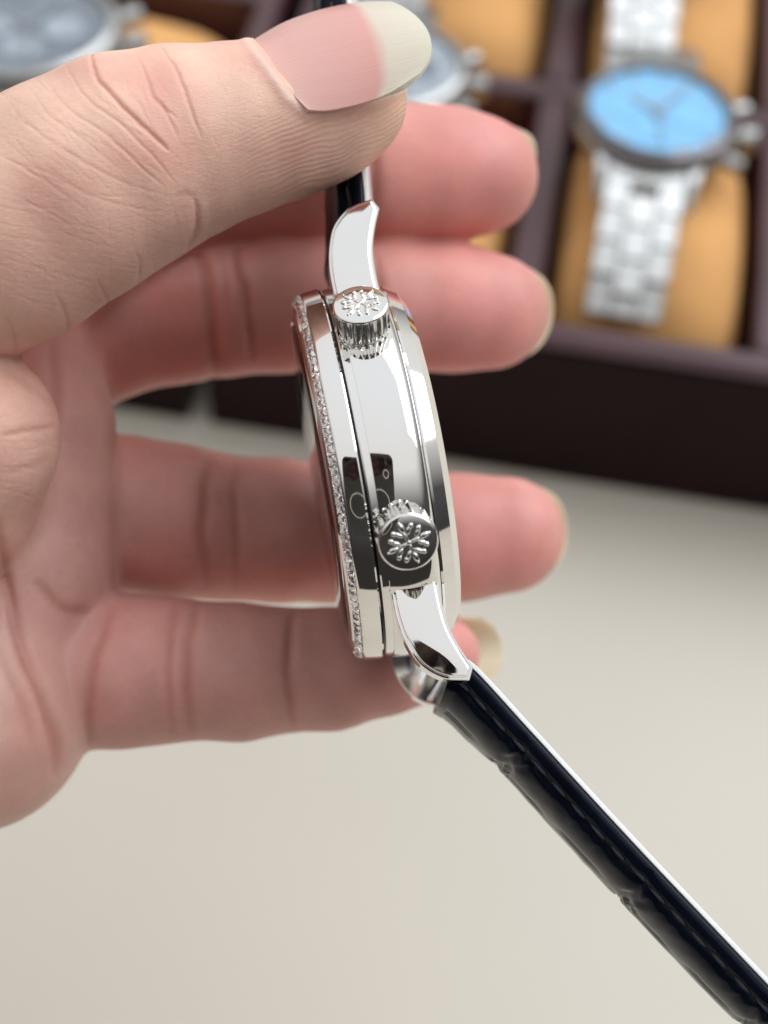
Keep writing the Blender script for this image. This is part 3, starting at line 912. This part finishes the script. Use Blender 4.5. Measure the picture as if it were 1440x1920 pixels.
def pdist(poly, idx=None):
    X_, Y_ = (PX, PY) if idx is None else (PX[idx], PY[idx])
    d = np.full(len(X_), 1e9); tt = np.zeros(len(X_)); m_ = len(poly) - 1
    for q, ((x0, y0), (x1, y1)) in enumerate(zip(poly[:-1], poly[1:])):
        dx, dy = x1 - x0, y1 - y0
        t = np.clip(((X_ - x0) * dx + (Y_ - y0) * dy) / (dx * dx + dy * dy + 1e-9), 0, 1)
        dd = np.hypot(X_ - x0 - t * dx, Y_ - y0 - t * dy)
        c = dd < d
        d[c] = dd[c]; tt[c] = (q + t[c]) / m_
    return (d, tt) if idx is not None else d
CREASE = np.zeros(n)
chain_mask = {}
def crease(chs, poly, width, depth, bulge=0.12, col=1.0, wob=1.3):
    key = tuple(chs)
    if 'thumb' in chs or 'thenar' in chs: depth *= 0.62; col *= 1.25
    if key not in chain_mask: chain_mask[key] = np.isin(dom, chs) & (facing > -0.2)
    pl = np.array([p for p in catmull(poly, 7)])
    j = np.convolve(rng.normal(size=len(pl) + 4), np.ones(5) / 5, 'valid') * wob * 2
    tg = np.gradient(pl, axis=0); tg /= np.linalg.norm(tg, axis=1)[:, None] + 1e-9
    pl = pl + np.stack([-tg[:, 1], tg[:, 0]], 1) * j[:, None]
    mg = 6 * width
    idx = np.nonzero(chain_mask[key] & (PX > pl[:, 0].min() - mg) & (PX < pl[:, 0].max() + mg) & (PY > pl[:, 1].min() - mg) & (PY < pl[:, 1].max() + mg))[0]
    if len(idx) == 0: return
    d, t = pdist([tuple(p) for p in pl], idx)
    tap = np.clip(4 * t * (1 - t), 0, 1) ** 0.55
    w = width * (0.55 + 0.45 * tap)
    g = np.exp(-(d / w) ** 2) * tap
    b = np.exp(-((d - 2.4 * w) / (1.6 * w)) ** 2) * tap
    V[idx] += NRM[idx] * (-depth * g + depth * bulge * b)[:, None]
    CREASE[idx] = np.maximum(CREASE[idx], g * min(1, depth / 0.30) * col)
# thumb knuckle folds
TH = ['thumb']
crease(TH, [(170, 92), (176, 130), (196, 162), (240, 208), (300, 264), (318, 282)], 4.6, 0.33)
crease(TH, [(258, 104), (276, 150), (292, 184), (312, 212), (334, 262)], 3.8, 0.17)
crease(TH, [(296, 190), (316, 210), (332, 222)], 3.5, 0.12)
crease(TH, [(298, 82), (325, 122), (346, 168), (362, 216), (378, 262)], 3.8, 0.18)
crease(TH, [(118, 120), (165, 186), (225, 232), (290, 300), (330, 345)], 3.6, 0.10)
crease(TH, [(80, 146), (130, 206), (196, 252), (262, 312), (312, 352)], 3.6, 0.085)
crease(TH, [(50, 160), (92, 214), (150, 256), (232, 322)], 3.6, 0.06)
crease(TH, [(10, 190), (70, 250), (150, 300), (240, 346), (330, 372)], 3.6, 0.06)
crease(TH, [(0, 296), (80, 322), (170, 366), (250, 388), (310, 396)], 3.6, 0.05)
crease(TH, [(366, 372), (370, 410), (366, 440), (350, 468)], 6.0, 0.28, 0.2)
crease(TH, [(365, 378), (350, 366), (325, 366)], 7.0, 0.10)
crease(TH, [(255, 470), (262, 500), (258, 540)], 4.0, 0.10)
crease(TH, [(180, 520), (200, 560), (205, 600)], 4.5, 0.12)
crease(TH, [(100, 545), (122, 590), (128, 650)], 4.5, 0.12)
crease(TH, [(8, 590), (26, 630), (30, 668)], 4.5, 0.12)
crease(['thumb', 'thenar'], [(-20, 664), (40, 668), (110, 640), (200, 588)], 7, 0.35)
def wrinkles(chs, nn, xr, yr, ang, spread, ln, wd, dp):
    for _ in range(nn):
        x, y = rng.uniform(*xr), rng.uniform(*yr)
        a = RAD(rng.normal(ang(x, y), spread)); L = rng.uniform(*ln)
        bend = rng.normal(0, 0.12)
        pts = [(x + math.cos(a + bend * q) * L * q, y + math.sin(a + bend * q) * L * q) for q in (0, .33, .66, 1)]
        crease(chs, pts, rng.uniform(*wd), rng.uniform(*dp), 0.2, 0.8, 1.0)
wrinkles(TH, 70, (-40, 240), (110, 420), lambda x, y: 46 - (y - 110) / 310 * 26, 6, (50, 170), (2.2, 3.2), (0.010, 0.030))
wrinkles(TH, 90, (-40, 230), (420, 640), lambda x, y: 18, 6, (50, 150), (2.2, 3.0), (0.010, 0.028))
wrinkles(TH, 40, (180, 460), (360, 520), lambda x, y: 80, 9, (30, 90), (2.2, 3.0), (0.010, 0.026))
wrinkles(TH, 60, (330, 560), (90, 380), lambda x, y: 12, 12, (25, 70), (2.0, 2.6), (0.007, 0.018))
wrinkles(TH, 30, (180, 400), (90, 300), lambda x, y: 62, 12, (25, 80), (2.0, 2.8), (0.008, 0.022))
wrinkles(['thenar'], 60, (-40, 110), (670, 980), lambda x, y: -8 + (y - 820) * 0.08, 14, (40, 120), (2.4, 3.4), (0.012, 0.035))
# thenar wrinkles
crease(['thenar'], [(0, 815), (50, 808), (108, 800)], 7, 0.22)
crease(['thenar'], [(0, 690), (50, 720), (112, 770)], 8, 0.12)
crease(['thenar'], [(0, 890), (45, 880), (95, 860)], 8, 0.12)
# finger joint creases
crease(['middle'], [(372, 462), (388, 520), (398, 600), (400, 690), (405, 722)], 12, 0.50, 0.1, 1.3)
crease(['middle'], [(444, 462), (456, 520), (466, 590), (470, 680)], 10, 0.42, 0.1, 1.3)
crease(['middle'], [(415, 470), (425, 540), (430, 600)], 7, 0.15)
crease(['middle'], [(705, 470), (712, 575), (708, 690)], 9, 0.3)
crease(['ring'], [(398, 850), (385, 930), (382, 1010), (390, 1110)], 13, 0.34, 0.1)
crease(['ring'], [(445, 860), (440, 930), (446, 1010), (440, 1115)], 9, 0.22)
crease(['ring'], [(215, 830), (205, 950), (215, 1080)], 12, 0.2)
crease(['pinky'], [(372, 1125), (352, 1200), (350, 1290), (356, 1385)], 12, 0.34, 0.1)
crease(['pinky'], [(330, 1125), (318, 1200), (316, 1300), (325, 1388)], 9, 0.2)
crease(['pinky'], [(552, 1140), (542, 1220), (543, 1300), (548, 1372)], 11, 0.36, 0.1)
crease(['pinky'], [(215, 1130), (180, 1220), (166, 1320), (165, 1400)], 11, 0.3)
crease(['index'], [(690, 220), (700, 325), (690, 440)], 12, 0.4)
# palm folds
crease(['heel', 'pads', 'palm_d', 'palm_c'], [(-10, 1000), (38, 1206), (80, 1310), (104, 1400), (100, 1460)], 12, 0.5)
crease(['pads', 'thenar', 'heel'], [(-10, 960), (10, 1060), (30, 1160)], 10, 0.4)
crease(['heel'], [(-10, 1210), (40, 1300), (60, 1400)], 12, 0.2)
crease(['pads'], [(100, 620), (105, 760), (85, 900)], 13, 0.25)
crease(['pads'], [(60, 1090), (120, 1140), (190, 1150)], 12, 0.25)
# hollow of the nail bed rim: raise a soft cuticle roll along the thumb nail base
dcut = pdist([(462, 78), (500, 130), (540, 185), (578, 214), (640, 205), (700, 192), (752, 168)])
V += NRM * (0.22 * np.exp(-(dcut / 12) ** 2) * (dom == 'thumb'))[:, None]

# nail bed recess: the skin drops under the nail plate
poly = [(478, 80), (512, 130), (556, 174), (606, 198), (650, 197), (700, 182), (745, 160), (800, 110), (830, 50), (780, -60), (640, -60), (520, -30), (455, 30)]
ins = np.zeros(n, bool)
for (x0, y0), (x1, y1) in zip(poly, poly[1:] + poly[:1]):
    c_ = (y0 > PY) != (y1 > PY)
    with np.errstate(divide='ignore', invalid='ignore'):
        ins ^= c_ & (PX < (x1 - x0) * (PY - y0) / (y1 - y0) + x0)
edge_d = pdist(poly + poly[:1])
sink = np.where(ins, np.clip(edge_d / 16, 0, 1), 0) * (dom == 'thumb') * (facing > -0.9)
V -= NRM * (1.0 * sink)[:, None]

# local coordinates along the thumb (for ridge and wrinkle relief)
ta = mmp(230, 306, .1495); tb = mmp(672, 178, .150)
tdir = (tb - ta) / np.linalg.norm(tb - ta)
tperp = np.cross(np.array([0, 0, 1.0]), tdir); tperp /= np.linalg.norm(tperp)
RS = (V - ta) @ tdir; RT = (V - ta) @ tperp
is_thumb = np.clip(1.0 - (DST[:, names.index('thumb')] - np.min(DST, 1)) / 1.0, 0, 1)
ridge = is_thumb * np.clip((RS - 10) / 8, 0, 1) * np.clip((-RT - 0.2) / 2.0, 0, 1)
wrk = np.clip(is_thumb + np.clip(1.0 - (DST[:, names.index('thenar')] - np.min(DST, 1)), 0, 1), 0, 1) * (1 - ridge)

# skin colour: flushed fingertips and palm, paler back of the thumb, creases with painted shade
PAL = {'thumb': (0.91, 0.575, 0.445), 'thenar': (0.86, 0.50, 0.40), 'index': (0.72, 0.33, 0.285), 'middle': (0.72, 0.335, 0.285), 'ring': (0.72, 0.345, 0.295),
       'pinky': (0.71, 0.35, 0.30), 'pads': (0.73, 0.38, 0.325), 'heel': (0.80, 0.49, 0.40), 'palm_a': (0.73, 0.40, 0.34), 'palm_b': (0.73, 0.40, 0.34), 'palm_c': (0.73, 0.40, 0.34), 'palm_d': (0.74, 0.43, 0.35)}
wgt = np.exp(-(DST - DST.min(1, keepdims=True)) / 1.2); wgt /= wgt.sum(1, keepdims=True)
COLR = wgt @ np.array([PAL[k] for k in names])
tipmask = np.zeros(n)
for k, p in (('index', (880, 320)), ('middle', (900, 585)), ('ring', (930, 1005)), ('pinky', (800, 1240))):
    tipmask = np.maximum(tipmask, (dom == k) * np.exp(-(np.hypot(PX - p[0], PY - p[1]) / 130) ** 2))
COLR = COLR * (1 - 0.6 * tipmask[:, None]) + np.array([0.95, 0.37, 0.34]) * 0.6 * tipmask[:, None]
yel = np.clip((RS - 24) / 7, 0, 1) * (dom == 'thumb')
COLR = COLR * (1 - .5 * yel[:, None]) + np.array([0.78, 0.54, 0.33]) * .5 * yel[:, None]
low = np.clip((-RT + 1.0) / 9.0, 0, 1) * (dom == 'thumb')
COLR = COLR * (1 - 0.55 * low[:, None]) + np.array([0.94, 0.53, 0.43]) * 0.55 * low[:, None]
cut = np.exp(-(dcut / 7) ** 2) * (dom == 'thumb')
COLR = COLR * (1 - 0.5 * cut[:, None]) + np.array([0.93, 0.78, 0.72]) * 0.5 * cut[:, None]
COLR = COLR * (1 - 0.55 * CREASE[:, None]) + np.array([0.44, 0.15, 0.10]) * 0.55 * CREASE[:, None]  # crease redness, with the shade of the grooves painted into the colour

me.vertices.foreach_set('co', (to_world(V) - HC).astype(np.float32).ravel())
ca = me.color_attributes.new('skin', 'FLOAT_COLOR', 'POINT')
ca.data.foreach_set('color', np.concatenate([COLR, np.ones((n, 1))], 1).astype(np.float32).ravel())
at = me.attributes.new('thumbuv', 'FLOAT_VECTOR', 'POINT')
at.data.foreach_set('vector', np.stack([RS, RT, V[:, 2] - 150], 1).astype(np.float32).ravel())
at = me.attributes.new('relief', 'FLOAT_VECTOR', 'POINT')
at.data.foreach_set('vector', np.stack([ridge, wrk, CREASE], 1).astype(np.float32).ravel())
me.update()
me.shade_smooth()

def skin_material():
    mt, nd, l, b = new_mat('skin')
    col = nd.new('ShaderNodeAttribute'); col.attribute_name = 'skin'
    uv = nd.new('ShaderNodeAttribute'); uv.attribute_name = 'thumbuv'
    rel = nd.new('ShaderNodeAttribute'); rel.attribute_name = 'relief'
    rs = nd.new('ShaderNodeSeparateXYZ'); l.new(rel.outputs['Vector'], rs.inputs[0])
    tcd = nd.new('ShaderNodeTexCoord')
    def noise(scale, detail, src, rough=0.5):
        x = nd.new('ShaderNodeTexNoise'); x.inputs['Scale'].default_value = scale; x.inputs['Detail'].default_value = detail
        x.inputs['Roughness'].default_value = rough
        l.new(src, x.inputs['Vector']); return x
    def math_(op, a, b_=None, c_=None):
        x = nd.new('ShaderNodeMath'); x.operation = op
        for i, q in enumerate((a, b_, c_)):
            if q is None: continue
            if isinstance(q, (int, float)): x.inputs[i].default_value = q
            else: l.new(q, x.inputs[i])
        return x.outputs[0]
    # mottled pigment
    mott = noise(170, 4, tcd.outputs['Object'])
    fine = noise(1400, 3, tcd.outputs['Object'])
    mr = nd.new('ShaderNodeMapRange'); mr.inputs['To Min'].default_value = 0.78; mr.inputs['To Max'].default_value = 1.18
    l.new(mott.outputs['Fac'], mr.inputs['Value'])
    mf = nd.new('ShaderNodeMapRange'); mf.inputs['To Min'].default_value = 0.92; mf.inputs['To Max'].default_value = 1.08
    l.new(fine.outputs['Fac'], mf.inputs['Value'])
    mm_ = math_('MULTIPLY', mr.outputs[0], mf.outputs[0])
    vm = nd.new('ShaderNodeVectorMath'); vm.operation = 'SCALE'
    l.new(col.outputs['Color'], vm.inputs[0]); l.new(mm_, vm.inputs['Scale'])
    # redder blotches
    mixr = nd.new('ShaderNodeMixRGB'); mixr.blend_type = 'MIX'
    bl = noise(75, 2, tcd.outputs['Object'])
    br = nd.new('ShaderNodeMapRange'); br.inputs['From Min'].default_value = 0.5; br.inputs['From Max'].default_value = 0.75; br.inputs['To Max'].default_value = 0.55
    l.new(bl.outputs['Fac'], br.inputs['Value']); l.new(br.outputs[0], mixr.inputs[0])
    l.new(vm.outputs[0], mixr.inputs[1]); mixr.inputs[2].default_value = (0.70, 0.27, 0.225, 1)
    l.new(mixr.outputs[0], b.inputs['Base Color'])
    # finger print ridges on the thumb pulp
    sx = nd.new('ShaderNodeSeparateXYZ'); l.new(uv.outputs['Vector'], sx.inputs[0])
    dist = noise(0.13, 2.5, uv.outputs['Vector'])
    ph = math_('MULTIPLY_ADD', dist.outputs['Fac'], 3.0, sx.outputs['Y'])
    ph = math_('ADD', ph, math_('MULTIPLY', sx.outputs['X'], -0.10))
    ph = math_('ADD', ph, math_('MULTIPLY', sx.outputs['Z'], -0.25))
    ridge_h = math_('SINE', math_('MULTIPLY', ph, 2 * math.pi / 0.5))
    ridge_h = math_('MULTIPLY', ridge_h, math_('MULTIPLY', rs.outputs['X'], 0.6))
    # cross-hatched skin cells
    map1 = nd.new('ShaderNodeMapping'); map1.inputs['Scale'].default_value = (0.75, 2.6, 1.6); map1.inputs['Rotation'].default_value = (0, 0, RAD(38))
    l.new(uv.outputs['Vector'], map1.inputs['Vector'])
    vor = nd.new('ShaderNodeTexVoronoi'); vor.feature = 'DISTANCE_TO_EDGE'; vor.inputs['Scale'].default_value = 0.95
    l.new(map1.outputs[0], vor.inputs['Vector'])
    vr = nd.new('ShaderNodeMapRange'); vr.inputs['From Max'].default_value = 0.18; l.new(vor.outputs['Distance'], vr.inputs['Value'])
    map2 = nd.new('ShaderNodeMapping'); map2.inputs['Scale'].default_value = (0.35, 3.4, 1.4); map2.inputs['Rotation'].default_value = (0, 0, RAD(62))
    l.new(uv.outputs['Vector'], map2.inputs['Vector'])
    wl2 = noise(0.9, 4, map2.outputs[0], 0.6)
    cells = math_('ADD', math_('MULTIPLY', vr.outputs[0], 0.30), math_('MULTIPLY', wl2.outputs['Fac'], 0.5))
    cells = math_('MULTIPLY', cells, math_('MULTIPLY_ADD', rs.outputs['Y'], 0.75, 0.25))
    micro = noise(5200, 2, tcd.outputs['Object'])
    hgt = math_('ADD', math_('ADD', ridge_h, cells), math_('MULTIPLY', micro.outputs['Fac'], 0.8))
    hgt = math_('ADD', hgt, math_('MULTIPLY', fine.outputs['Fac'], 0.8))
    bp = nd.new('ShaderNodeBump'); bp.inputs['Strength'].default_value = 0.40; bp.inputs['Distance'].default_value = 0.00008
    l.new(hgt, bp.inputs['Height']); l.new(bp.outputs[0], b.inputs['Normal'])
    rr = nd.new('ShaderNodeMapRange'); rr.inputs['To Min'].default_value = 0.34; rr.inputs['To Max'].default_value = 0.56
    l.new(fine.outputs['Fac'], rr.inputs['Value']); l.new(rr.outputs[0], b.inputs['Roughness'])
    b.inputs['Specular IOR Level'].default_value = 0.42
    b.inputs['Subsurface Weight'].default_value = 0.25
    b.inputs['Subsurface Radius'].default_value = (0.0022, 0.0008, 0.0005)
    b.inputs['Subsurface Scale'].default_value = 1.0
    return mt
me.materials.clear(); me.materials.append(skin_material())
hand = bpy.data.objects.new('hand', me); COL.objects.link(hand)
hand.location = HC
tag(hand, 'bare hand with long natural nails, thumb and four fingers holding the wristwatch', 'hand')

# ------------------------------------------------------------------ nails
def grid_nail(name, G, U, mat, thick):
    """G: (nu,nv,3) world points, U: (nu,nv,3) nail coordinates"""
    nu, nv = G.shape[:2]
    d1 = np.gradient(G, axis=0); d2 = np.gradient(G, axis=1)
    nn = np.cross(d1, d2); nn /= np.linalg.norm(nn, axis=2)[..., None] + 1e-12
    mid = G.mean((0, 1)); 
    top, bot = G, G - nn * thick
    v = np.concatenate([top.reshape(-1, 3), bot.reshape(-1, 3)]) - HC
    f = []
    k = nu * nv
    for i in range(nu - 1):
        for j in range(nv - 1):
            a = i * nv + j
            f.append((a, a + 1, a + nv + 1, a + nv)); f.append((k + a, k + a + nv, k + a + nv + 1, k + a + 1))
    rim = [j for j in range(nv)] + [i * nv + nv - 1 for i in range(1, nu)] + [(nu - 1) * nv + j for j in range(nv - 2, -1, -1)] + [i * nv for i in range(nu - 2, 0, -1)]
    for a, b in zip(rim, rim[1:] + rim[:1]):
        f.append((a, b, k + b, k + a))
    o = mesh_obj(name, v, f, mat, hand, True, 50)
    at = o.data.attributes.new('nailuv', 'FLOAT_VECTOR', 'POINT')
    at.data.foreach_set('vector', np.concatenate([U.reshape(-1, 3)] * 2).astype(np.float32).ravel())
    return o
thumb_nail_mat = nail_mat('thumb_nail', (0.96, 0.52, 0.46), (0.96, 0.90, 0.75), 0.70, 0.15)
finger_nail_mat = nail_mat('finger_nail', (0.92, 0.62, 0.54), (0.98, 0.92, 0.76), 0.60, 0.6)
# thumb nail: pixel outlines of its near side edge and of its upper silhouette, curved in depth
nu, nv = 40, 28
Lx = np.array([p for p in catmull([(562, 205), (610, 207), (655, 199), (695, 188), (730, 174), (756, 158)], 10)])
Tx = np.array([p for p in catmull([(468, 78), (530, 42), (590, 20), (645, 7), (690, 2), (728, 2)], 10)])
ql = np.linspace(0, len(Lx) - 1, nu)
Lx = np.stack([np.interp(ql, np.arange(len(Lx)), Lx[:, k]) for k in (0, 1)], 1)
Tx = np.stack([np.interp(ql, np.arange(len(Tx)), Tx[:, k]) for k in (0, 1)], 1)
G = np.zeros((nu, nv, 3)); UV = np.zeros((nu, nv, 3))
for i in range(nu):
    u = i / (nu - 1)
    for j in range(nv):
        w = j / (nv - 1) * 1.75            # 0 near edge .. 1 silhouette .. far side
        a = w * math.pi / 2
        s = math.sin(a) * 0.93 + 0.07 * min(w, 2 - w)
        px, py = Lx[i] * (1 - s) + Tx[i] * s
        # round the free edge
        e_ = max(0.0, 1 - (2 * s - 1.0) ** 2) ** 0.62 * (u ** 2.2)
        cn = max(0.0, 1 - u / .16) ** 2 * max(0.0, 1 - w / .5) ** 2
        e0 = 16 * cn
        bx_, by_ = e0 + 66 * e_, -14 * e_ * (1 - s) + 4 * e_ * s
        d = 0.1459 + 0.0083 * (1 - math.cos(a)) + 0.0005 * math.sin(u * 3)
        G[i, j] = P(px + bx_, py + by_, d)
        UV[i, j] = (u, w, 0)
nail = grid_nail('fingernail', G, UV, thumb_nail_mat, 0.0005)

def tip_nail(tip_px, base_px, d_tip, d_base, r_px, length, over, back, mat, spread=70, widen=1.0):
    """curved nail plate on the far side of a fingertip"""
    a = P(*base_px, d_base); b = P(*tip_px, d_tip)
    ax = (b - a) / np.linalg.norm(b - a)
    r = r_px * d_tip / FPX
    bk = back - ax * (back @ ax); bk /= np.linalg.norm(bk)
    sd = np.cross(ax, bk)
    nu, nv = 26, 22
    G = np.zeros((nu, nv, 3)); UV = np.zeros((nu, nv, 3))
    for i in range(nu):
        u = i / (nu - 1)
        s = -length * (1 - u) + (r + over) * u
        for j in range(nv):
            q = -1 + 2 * j / (nv - 1)
            th = q * RAD(spread)
            endr = 0.0035 * (max(0, u - .55) / .45) ** 2 * q * q
            drop = 0.16 * r * u * u
            rr = r * 1.0 * widen - drop
            G[i, j] = b + ax * (s - endr) + bk * (math.cos(th) * rr) + sd * (math.sin(th) * rr * 0.97)
            UV[i, j] = (u, q, 0)
    return grid_nail('fingernail', G, UV, mat, -0.00045)
far = FWD
tip_nail((900, 330), (800, 326), .190, .190, 109, .008, .0001, far * 0.8 + UPV * 0.65, finger_nail_mat, 62)
tip_nail((920, 585), (820, 577), .191, .191, 108, .008, .0013, far * 0.9 + UPV * 0.18, finger_nail_mat, 68)
tip_nail((948, 1003), (850, 1006), .192, .192, 110, .008, .0013, far * 0.9 + UPV * 0.05, finger_nail_mat, 68)
tip_nail((835, 1225), (760, 1234), .179, .1775, 72, .006, .0042, far * 0.9 + RGT * .2 - UPV * .1, finger_nail_mat, 80, 1.04)

# ================================================================== the phone taking the picture (mirrored in the case)
PM = Matrix.Identity(4)
pc = CAM - FWD * 0.0085 - RGT * 0.018 - UPV * 0.052
for i, ax in enumerate((RGT, UPV, FWD)):
    for j in range(3): PM[j][i] = ax[j] if i != 0 else -RGT[j]
for j in range(3): PM[j][3] = pc[j]
phone = empty('smartphone', PM)
tag(phone, 'black smartphone mirrored in the polished case flank', 'phone')
def rrect(w, h, r, z, nseg=6):
    out = []
    for cx, cy, a0 in ((w - r, h - r, 0), (-w + r, h - r, 90), (-w + r, -h + r, 180), (w - r, -h + r, 270)):
        for k in range(nseg + 1):
            a = RAD(a0 + 90 * k / nseg)
            out.append((cx + r * math.cos(a), cy + r * math.sin(a), z))
    return out
def slab(w, h, r, z0, z1, bev, cx=0, cy=0):
    rings = [rrect(w - bev, h - bev, r, z0), rrect(w, h, r, z0 + bev), rrect(w, h, r, z1 - bev), rrect(w - bev, h - bev, r, z1)]
    n = len(rings[0]); v = [(x + cx, y + cy, z) for rg in rings for x, y, z in rg]
    f = [tuple(range(n)), tuple(range(3 * n, 4 * n))]
    for k in range(3):
        for i in range(n):
            j = (i + 1) % n; f.append((k * n + i, k * n + j, (k + 1) * n + j, (k + 1) * n + i))
    return v, f
MB().add(*slab(.0358, .0735, .011, -.0040, .0040, .0012)).obj('body', phone_glass, phone)
MB().add(*slab(.0145, .0175, .007, .0041, .0056, .0006, -.0175, .0515)).obj('camera_island', phone_glass, phone)
for lx, ly in ((-.0175, .0425),):
    v, f = lathe([(0.0052, .0056), (.0068, .0056), (.0072, .0064), (.0066, .0066), (.0052, .0062)], 32)
    MB().add([(x + lx, y + ly, z) for x, y, z in v], f).obj('lens_ring', phone_ring, phone)
v, f = lathe([(.0215, .00405), (.0235, .00405), (.0235, .0043), (.0215, .0043)], 64, True)
MB().add([(x, y - .006, z) for x, y, z in v], f).obj('magnet_ring', phone_ring, phone)
